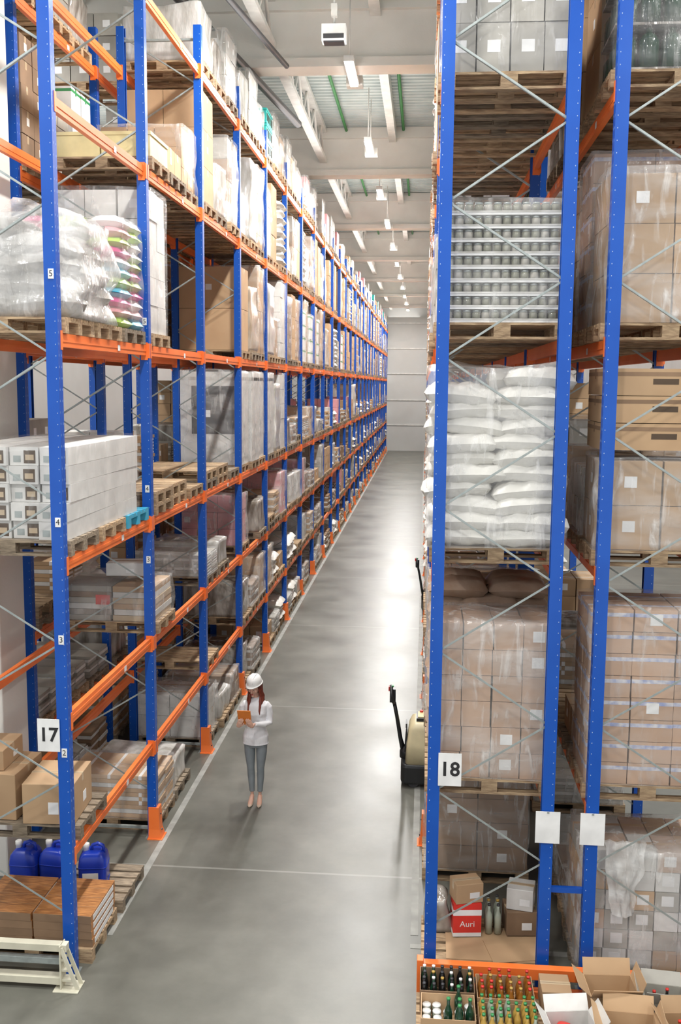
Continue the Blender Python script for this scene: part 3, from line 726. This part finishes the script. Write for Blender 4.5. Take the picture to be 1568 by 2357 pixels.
ps=MB(); n_=14
for side in (0,1):
    b0=len(ps.V)
    for i in range(n_+1):
        for j in range(n_+1):
            u=i/n_-.5; v=j/n_; wv=(.30-.14*v)*(1 if v<.8 else .8)
            ps.V.append(Vector((u*wv*1.3+.05*noise.noise(Vector((u*4,v*4,1))),(-.03+.03*side)+.05*noise.noise(Vector((u*7,v*6,5)))-.03*math.cos(u*3.1),-v*.72)))
    for i in range(n_):
        for j in range(n_):
            q=(b0+i*(n_+1)+j,b0+(i+1)*(n_+1)+j,b0+(i+1)*(n_+1)+j+1,b0+i*(n_+1)+j+1); ps.F.append(q); ps.M.append('wrapheavy'); ps.S.append(True)
new('plastic_sheet',ps,(1.90,8.89,1.46),label='crumpled clear plastic sheet hanging from a wrapped load',cat='plastic sheet')
new('cardboard_sheet',MB().box((0,0,.004),(.9,.6,.008),'card').box((.2,-.1,.012),(.5,.4,.006),'card',Matrix.Rotation(.2,3,'Z')),(.75,yc-.08,.146),label='flat brown cardboard sheets lying on a pallet',cat='cardboard')
rb=MB().bb(-.14,.14,-.10,.10,0,.34,'red').bb(-.141,.141,-.101,.101,.22,.28,'label').bb(-.141,.141,-.101,.101,0,.04,'label')
rb.text('Auri',.085,'label',T(0,-.1025,.13)@RX90)
new('drinks_carton',rb,(.50,yc+.10,.165),.12,label='red and white printed drinks carton',cat='box')
def bottle_prof(s=1.,kind=0):
    if kind==0: return [(0,0),(.030*s,.002),(.030*s,.13*s),(.026*s,.155*s),(.013*s,.19*s),(.012*s,.235*s),(.0,.236*s)]
    if kind==1: return [(0,0),(.037,.002),(.037,.10),(.034,.115),(0,.116)]
    return [(0,0),(.036,.002),(.036,.17),(.030,.20),(.014,.24),(.014,.30),(0,.301)]
BOT={}
def bottle(m,cap,kind,x,y,z,grp,label):
    k=(m,cap,kind)
    if k not in BOT:
        pr=bottle_prof(1,kind); top=pr[-1][1]
        BOT[k]=(MB().lathe((0,0,0),pr,m,12).mesh('bottle'),MB().lathe((0,0,top-.014),[(.0,0),(pr[-2][0]+.003,0),(pr[-2][0]+.003,.018),(0,.019)],cap,10).mesh('bottle_cap'))
    o=new('jar' if kind==1 else 'bottle',BOT[k][0],(x,y,z),label=label,cat='jar' if kind==1 else 'bottle',group=grp)
    new('lid' if kind==1 else 'bottle_cap',BOT[k][1],parent=o)
for i in range(2):
    for j in range(3):
        bottle('glass','gold' if j%2 else 'dark',2,.73+.09*i,yc+.10+.09*j,.165,'glass bottles on the pallet','clear glass bottle standing on a pallet')
carton_obj(.30,.28,.25,(1.04,yc+.2,.165),.1,'carddark',grp='cartons on the floor pallet')
carton_obj(.26,.24,.22,(1.05,yc+.2,.42),-.2,'cardwhite',label='small white carton on top of another carton',grp='cartons on the floor pallet')
carton_obj(.28,.22,.20,(.50,yc+.12,.507),.3,'card',label='small brown carton on a red drinks carton',grp='cartons on the floor pallet')
new('plastic_bag_bundle',shell(.22,.3,.35,'filmdark',.08,50,40,8,.5,lump=.1),(.22,yc+.2,.15),label='crumpled shiny plastic bundle',cat='bag')
bm=MB().bb(0,2.9,-.04,.04,.22,.33,'orange').bb(0,2.9,-.04,.04,.02,.11,'orange').bb(0,.06,-.05,.05,0,.36,'orange').bb(2.84,2.9,-.05,.05,0,.36,'orange')
o=new('rack_end_barrier',bm,(.02,8.62,0),label='orange steel barrier across the end of the rack',cat='guard rail'); bevel(o,.005)
put_pallet(.62,8.02,0,'pallets with open boxes',True,0); put_pallet(1.84,8.02,0,'pallets with open boxes',True,0)
def tray(w,d,h,m='card',t=.006):
    return MB().bb(-w/2,w/2,-d/2,d/2,0,t,m).bb(-w/2,w/2,-d/2,-d/2+t,t,h,m).bb(-w/2,w/2,d/2-t,d/2,t,h,m).bb(-w/2,-w/2+t,-d/2+t,d/2-t,t,h,m).bb(w/2-t,w/2,-d/2+t,d/2-t,t,h,m)
def fill_tray(x,y,w,d,h,specs,nx,ny,label,m='card'):
    new('open_tray',tray(w,d,h,m),(x,y,.146),label=label,cat='box',group='open trays of bottles')
    for i in range(nx):
        for j in range(ny):
            sp=specs[(j if len(specs)<=2 else R.randrange(len(specs)))%len(specs)]
            if R.random()<.06: continue
            bx=x-w/2+w*(i+.5)/nx+R.uniform(-.004,.004); by=y-d/2+d*(j+.5)/ny
            bottle(sp[0],sp[1],sp[2],bx,by,.153,'bottles and jars in trays',sp[3])
fill_tray(.29,8.32,.48,.36,.20,[('bottleblack','dark',0,'dark glass bottle in a tray'),('bottlegreen','white',0,'dark green bottle with a white cap'),('bottleblack','gold',0,'dark bottle with a gold cap')],6,4,'brown tray filled with dark bottles','carddark')
fill_tray(.80,8.32,.50,.36,.16,[('amber','red',0,'amber bottle with a red cap'),('amber','gold',0,'amber bottle with a gold cap'),('amber','red',0,'amber bottle with a red cap')],6,4,'brown tray filled with amber bottles')
fill_tray(.29,7.93,.46,.36,.20,[('glass','white',1,'glass jar with a white lid'),('bottlegreen','green',2,'tall green wine bottle'),('glass','white',1,'glass jar with a white lid')],5,4,'open carton with jars and green bottles')
fill_tray(.80,7.93,.50,.36,.14,[('gold','green',0,'golden bottle with a green cap'),('glass','green',0,'clear bottle with a green cap'),('gold','green',0,'golden bottle with a green cap')],7,4,'tray of golden bottles with green caps')
def open_box(w,d,h,loc,rz,m,label,flapa=(2.2,2.0,2.4,1.9)):
    o=new('open_carton',tray(w,d,h,m),loc,rz,label=label,cat='box',group='open cartons on pallets')
    fl=.42*min(w,d)
    for k_,(cx,cy,ax,L_) in enumerate(((0,-d/2,'X',w),(0,d/2,'X',w),(-w/2,0,'Y',d),(w/2,0,'Y',d))):
        f=MB(); an=flapa[k_]-math.pi/2
        if ax=='X':
            s=-1 if cy<0 else 1; rot=Matrix.Rotation(-s*an,3,'X'); c=rot@Vector((0,0,fl/2)); f.box(c,(L_,.005,fl),m,rot)
        else:
            s=-1 if cx<0 else 1; rot=Matrix.Rotation(s*an,3,'Y'); c=rot@Vector((0,0,fl/2)); f.box(c,(.005,L_,fl),m,rot)
        new('flap',f,(cx,cy,h),0,o)
    return o
open_box(.42,.34,.24,(1.72,8.30,.146),.05,'card','open brown carton with raised flaps')
open_box(.34,.30,.20,(2.17,8.28,.146),-.1,'cardgrey','open carton with red capped packs',(1.9,2.5,2.2,2.4))
open_box(.38,.32,.18,(1.32,7.84,.146),.15,'cardwhite','open white carton with red packs inside',(2.9,2.2,2.3,2.2))
open_box(.42,.34,.20,(1.80,7.83,.146),-.06,'card','open brown carton holding white packs')
open_box(.36,.32,.22,(2.28,7.85,.146),.1,'card','open brown carton with bottles inside')
for (x,y_,m1,m2) in((2.08,8.26,'bottleblack','red'),(2.2,8.30,'bottleblack','red'),(2.14,8.2,'bottleblack','red'),(2.2,7.86,'amber','red'),(2.3,7.86,'glass','green')):
    bottle(m1,m2,0,x,y_,.153,'bottles in open cartons','dark bottle with a red cap in a carton')
for (x,y_,m_) in((1.25,7.86,'red'),(1.38,7.82,'white'),(1.75,7.82,'white'),(1.88,7.86,'label'),(1.68,8.3,'cardwhite')):
    new('packet',sack_mb(.16,.2,.12,m_,R.randint(0,9),8,8,.004),(x,y_,.165),R.uniform(-.5,.5),label='small soft packet lying in an open carton',cat='packet',group='packets in open cartons')
carton_obj(.26,.28,.30,(2.60,8.2,.0),0,'cardwhite',label='closed white carton on the floor',grp='cartons near the barrier')
carton_obj(.26,.28,.22,(1.24,8.33,.146),.0,'card',grp='cartons near the barrier')

LB={'wooden_pallet':'wooden pallets carrying distant loads','carton_stack':'cardboard cartons stacked on distant pallets','sack_stack':'sacks stacked on distant pallets','panel_stack':'packed boards on distant pallets','wrapped_goods':'film wrapped goods on distant pallets'}
for (rw,kname),mb in STUFF.items():
    new(kname,mb,label=LB.get(kname,'goods stored on distant rack shelves'),cat='goods',kind='stuff')

# ================= pallet truck
def truck(x,y,rz=0):
    m=MB()
    m.rings([[(px*kx+dx,py*ky,z) for px,py in perim(.46,.66,32,.3)] for z,kx,ky,dx in((.06,.95,.95,0),(.09,1,1,0),(.30,1,1,0),(.34,.96,.96,.01))],'black',False)
    e=new('pallet_truck',m,(x,y,0),rz,label='cream and black electric pallet truck with a raised tiller',cat='pallet truck')
    c=MB().rings([[(px*kx+dx,py*ky,z) for px,py in perim(.36,.56,36,.28)] for z,kx,ky,dx in((.33,1.05,1.06,.02),(.60,1.02,1.0,.03),(.82,.95,.95,.05),(.90,.85,.88,.07),(.92,.6,.7,.08))],'cream',True)
    new('motor_cowling',c,parent=e)
    new('cowling_panel',MB().box((-.165,0,.62),(.02,.34,.30),'black',Matrix.Rotation(.07,3,'Y')).bb(-.17,-.15,-.1,.1,.80,.86,'dark'),parent=e)
    new('control_console',MB().bb(-.02,.2,-.16,.16,.90,.965,'black').bb(.0,.16,-.12,.12,.965,.975,'yellow').cyl((.05,.1,.97),(.05,.1,1.0),.025,'red',12),parent=e)
    t=MB().tube([(-.20,0,.45),(-.24,0,.60),(-.30,0,.95),(-.34,0,1.14)],[(.05,.04),(.035,.03),(.030,.027),(.030,.027)],'black',12,ref=(0,1,0))
    t.lathe((-.16,0,.34),[(0,0),(.09,0),(.09,.1),(.05,.16),(0,.161)],'black',14)
    tl=new('tiller_arm',t,parent=e)
    hpts=[(-.34,0,1.12),(-.35,-.11,1.18),(-.365,-.14,1.26),(-.38,-.10,1.34),(-.385,0,1.37),(-.38,.10,1.34),(-.365,.14,1.26),(-.35,.11,1.18),(-.34,0,1.12)]
    h=MB().tube(hpts,[.024]*9,'black',8,ref=(1,0,.2)); h.box((-.36,0,1.25),(.08,.15,.19),'black').box((-.39,0,1.34),(.06,.08,.06),'red').box((-.36,-.02,1.38),(.03,.05,.02),'green')
    new('tiller_handle',h,parent=tl)
    for s in(-1,1): new('fork',MB().bb(.2,1.15,s*.19-.08,s*.19+.08,.05,.115,'black').box((1.18,s*.19,.07),(.12,.14,.045),'black'),parent=e)
    for yy in(-.24,0,.24): new('wheel',MB().cyl((-.05,yy-.04,.075),(-.05,yy+.04,.075),.075,'dark',18),parent=e)
    bevel(e,.01); return e
truck(-.02,13.66); truck(.24,24.2,.1)

# ================= woman
def hand(mb,palm,dirv,nrm,sidev,thumb_side,curl=.5,m='skin'):
    d=Vector(dirv).normalized(); n_=Vector(nrm).normalized(); s=Vector(sidev).normalized(); p=Vector(palm)
    mb.tube([p-d*.045,p-d*.02,p+d*.02,p+d*.042],[(.024,.015),(.034,.015),(.038,.014),(.036,.011)],m,12,ref=s)
    for i,(off,L) in enumerate(((-.029,.062),(-.010,.072),(.010,.068),(.028,.052))):
        b=p+d*.038+s*off*thumb_side
        k1=b+d*L*.45; k2=k1+(d*(1-curl)+n_*curl).normalized()*L*.32; k3=k2+(d*(1-curl*1.6)+n_*curl*1.6).normalized()*L*.25
        mb.tube([b-d*.01,k1,k2,k3],[.0088,.0085,.0078,.006],m,8,ref=s)
    t0=p-d*.02-s*.028*thumb_side; t1=t0-s*.025*thumb_side+d*.022+n_*.012; t2=t1+d*.028+n_*.012
    mb.tube([t0,t1,t2],[.012,.0105,.008],m,8,ref=s)
def woman(loc,rz):
    body=MB()
    hd=Vector((-.008,-.040,1.625)); hrot=Matrix.Rotation(-.30,3,'Z')@Matrix.Rotation(.28,3,'X')
    def hf(v):
        x,y,z=v
        if z<0: x*=1-.32*(-z)**1.4; y*=1-.10*(-z)
        if z<-.3 and y<0: y-=.10*(-z-.3)
        return Vector((x,y,z))
    body.ell(hd,(.073,.092,.112),'skin',24,16,hf,hrot)
    def hp(x,y,z): return hd+hrot@Vector((x,y,z))
    body.tube([hp(0,-.088,.012),hp(0,-.103,-.018),hp(0,-.108,-.034),hp(0,-.09,-.042)],[.008,.011,.014,.008],'skin',8)
    for s in(-1,1):
        body.ell(hp(s*.074,.005,-.01),(.010,.018,.030),'skin',10,8,None,hrot)
        body.ell(hp(s*.045,-.062,-.03),(.020,.018,.022),'skin',10,8,None,hrot)
    body.ell(hp(0,-.08,-.092),(.022,.018,.017),'skin',10,8,None,hrot)
    body.tube([(0,.012,1.40),(0,.005,1.47),(0,-.015,1.56)],[(.055,.05),(.046,.045),(.048,.048)],'skin',16)
    tors=[((0,.0,.86),(.158,.118)),((0,0,.95),(.160,.117)),((0,-.0,1.06),(.122,.092)),((0,-.01,1.15),(.122,.094)),((0,-.02,1.26),(.140,.112)),((0,-.0,1.36),(.150,.095)),((0,.01,1.415),(.125,.070)),((0,.012,1.45),(.075,.055)),((0,.012,1.47),(.055,.05))]
    body.tube([p for p,_ in tors],[(r[0]-.014,r[1]-.014) for _,r in tors],'skin',24)
    legs={}
    for s in(-1,1):
        L=[((s*.082,0,.90),(.083,.092)),((s*.078,-.005,.72),(.069,.078)),((s*.066,-.012,.50),(.047,.052)),((s*.063,.01,.38),(.046,.053)),((s*.055,.012,.20),(.034,.038)),((s*.052,.01,.10),(.029,.033))]
        legs[s]=L; body.tube([p for p,_ in L],[(r[0]-.010,r[1]-.010) for _,r in L],'skin',16)
        body.tube([(s*.052,.025,.10),(s*.055,-.02,.085),(s*.060,-.08,.045),(s*.064,-.13,.022)],[(.028,.03),(.030,.028),(.034,.02),(.026,.012)],'skin',12,ref=(1,0,0))
    arms={-1:[((-.09,.01,1.385),.036),((-.135,.012,1.375),.044),((-.168,.016,1.335),.044),((-.184,.015,1.24),.040),((-.190,.0,1.13),.036),((-.183,-.10,1.135),.033),((-.175,-.19,1.165),.026),((-.165,-.235,1.185),.021)],
           1:[((.09,.01,1.385),.036),((.135,.012,1.375),.044),((.168,.016,1.335),.044),((.184,.015,1.24),.040),((.186,-.0,1.13),.036),((.13,-.10,1.135),.033),((.05,-.195,1.165),.026),((.01,-.235,1.18),.021)]}
    for s in(-1,1): body.tube([p for p,_ in arms[s]],[r-.008 for _,r in arms[s]],'skin',12)
    Tc=Vector((-.09,-.335,1.30)); tu=Vector((0,-.42,.907)); tn=Vector((0,.907,.42))
    hand(body,Tc+Vector((-.075,0,0))-tu*.105-tn*.022,tu*.9+Vector((.35,0,0)),tn,(1,0,-.2),-1,.15)
    hand(body,Tc+Vector((.078,0,0))-tu*.105-tn*.022,tu*.9+Vector((-.35,0,0)),tn,(1,0,.2),1,.15)
    body.tube([(-.165,-.235,1.185),Tc+Vector((-.09,0,0))-tu*.145-tn*.02],[.021,.022],'skin',10)
    body.tube([(.01,-.235,1.18),Tc+Vector((.092,0,0))-tu*.145-tn*.02],[.021,.022],'skin',10)
    o=new('person',body,loc,rz,label='woman in white hard hat and shirt holding an orange tablet',cat='person')
    def rem(ob,v,sm=3):
        r=ob.modifiers.new('r','REMESH'); r.mode='VOXEL'; r.voxel_size=v; r.use_smooth_shade=True
        if sm: q=ob.modifiers.new('s','SMOOTH'); q.iterations=sm; q.factor=.5
    rem(o,.005,2)
    sh=MB(); st=[((0,0,.845),(.166,.124))]+tors
    sh.tube([p for p,_ in st],[(r[0]+.012,r[1]+.012) for _,r in st],'shirt',28)
    for s in(-1,1):
        A=arms[s]; sh.tube([p for p,_ in A[:-1]],[r+.008 for _,r in A[:-1]],'shirt',14)
        q=Vector(A[-2][0]); q2=Vector(A[-1][0]); sh.tube([q,q+(q2-q)*.6],[.034,.034],'shirt',14)
        sh.ell((s*.062,-.086,1.265),(.056,.045,.058),'shirt',14,10)
    sh.tube([(0,.012,1.43),(0,.008,1.465),(0,.004,1.485)],[(.070,.062),(.058,.054),(.058,.055)],'shirt',16)
    so=new('shirt',sh,parent=o,label='white long sleeved buttoned shirt'); rem(so,.006,6)
    tr=MB()
    tr.tube([(0,0,.80),(0,0,.86),(0,0,.95),(0,0,1.02)],[(.148,.10),(.154,.112),(.152,.110),(.122,.092)],'trousers',24)
    for s in(-1,1):
        L=legs[s][:-1]+[((s*.053,.012,.165),(.034,.038))]; L=[((L[0][0]),(.076,.086))]+L[1:]
        tr.tube([p for p,_ in L],[(r[0]+.003,r[1]+.003) for _,r in L],'trousers',18)
    to=new('trousers',tr,parent=o,label='slim grey ankle length trousers'); rem(to,.006,3)
    for s in(-1,1):
        x=s*.056
        m=MB().tube([(x,.05,.085),(x,.02,.07),(x,-.03,.05),(x*1.05,-.08,.028),(x*1.1,-.13,.018),(x*1.12,-.165,.014)],[(.024,.028),(.030,.026),(.032,.024),(.037,.022),(.030,.016),(.012,.008)],'shoe',14)
        m.tube([(x,.052,.075),(x,.058,.0)],[(.016,.016),(.007,.008)],'shoe',10)
        new('shoe',m,parent=o,label='beige pointed high heeled pump')
    hr=MB(); rh=random.Random(3)
    hr.ell(hd+hrot@Vector((0,.018,.012)),(.086,.093,.116),'hair',22,14,lambda v:Vector((v.x,max(v.y,-.45),v.z)),hrot)
    hr.tube([(0,.055,1.66),(0,.075,1.56),(0,.085,1.44),(0,.09,1.32)],[(.085,.05),(.088,.045),(.10,.035),(.085,.02)],'hair',16)
    for s in(-1,1):
        for q in range(7):
            f=q/6.; ox=s*(.070+.030*f); oy=-.040+.075*f; en=1.22+.07*rh.random()
            ph=rh.uniform(0,6)
            pts_=[hp(s*.070,-.020+.05*f,.035),hp(s*(.082+.006*f),-.028+.05*f,-.045)]
            for z_ in(1.50,1.44,1.38,1.32,en):
                t_=(1.50-z_)/.26
                pts_.append((ox*(1.0+.10*math.sin(ph+z_*22))+s*.01*t_,oy-.075*t_*(1-f*.5)-.012*math.cos(ph+z_*18)-.02,z_))
            hr.tube(pts_,[(.012,.02),(.015,.02),.018,.018,.016,.013,.004],'hair',8)
    ho=new('hair',hr,parent=o,label='long auburn hair falling over the shoulders'); rem(ho,.005,2)
    he=MB(); rs=[]
    for z,k in((.0,1.02),(.006,1.0),(.03,.985),(.06,.93),(.085,.80),(.103,.58),(.113,.30),(.116,.08)):
        rs.append([hd+hrot@Vector((.100*k*math.cos(t*math.pi/16),.012+.118*k*math.sin(t*math.pi/16),z+.055)) for t in range(32)])
    he.rings(rs,'white',True)
    rs=[]
    for zz,kk in((0,1.0),(-.008,1.08),(-.012,1.09),(-.010,1.0)):
        rr_=[]
        for t in range(32):
            an=t*math.pi/16; ex=1+(.20*max(0,-math.sin(an))**2 if kk>1.05 else 0)
            rr_.append(hd+hrot@Vector((.100*kk*math.cos(an),.012+.118*kk*ex*math.sin(an),zz+.06)))
        rs.append(rr_)
    he.rings(rs,'white',True)
    for xx in(-.03,0,.03): he.tube([hd+hrot@Vector((xx,.012-.110*math.cos(q),.062+.110*math.sin(q))) for q in [i*math.pi/10 for i in range(1,10)]],.007,'white',6)
    new('hard_hat',he,parent=o,label='white safety helmet with a short brim')
    for s in(-1,1):
        new('eye',MB().ell(hp(s*.030,-.083,.006),(.012,.007,.006),'eyewhite',10,8,None,hrot).ell(hp(s*.030,-.089,.003),(.006,.003,.005),'ink',8,6,None,hrot),parent=o)
        new('eyebrow',MB().tube([hp(s*.015,-.092,.026),hp(s*.030,-.092,.031),hp(s*.046,-.082,.025)],[.003,.0035,.002],'hair',6),parent=o)
    new('mouth',MB().ell(hp(0,-.096,-.060),(.020,.007,.005),'lips',12,8,None,hrot).ell(hp(0,-.095,-.067),(.016,.007,.005),'lips',12,8,None,hrot),parent=o)
    rot=Matrix((Vector((1,0,0)),tu,Vector((1,0,0)).cross(tu))).transposed()
    to=new('tablet',MB().box((0,0,0),(.175,.24,.012),'tabletorange'),label='tablet in an orange case held in both hands',cat='tablet')
    to.matrix_world=Matrix.Translation(loc)@Matrix.Rotation(rz,4,'Z')@Matrix.Translation(Tc)@rot.to_4x4(); bevel(to,.005)
    new('screen',MB().box((0,0,-.0066),(.155,.22,.001),'ink'),parent=to)
    return o
woman(Vector((-2.17,12.65,0)),.0)
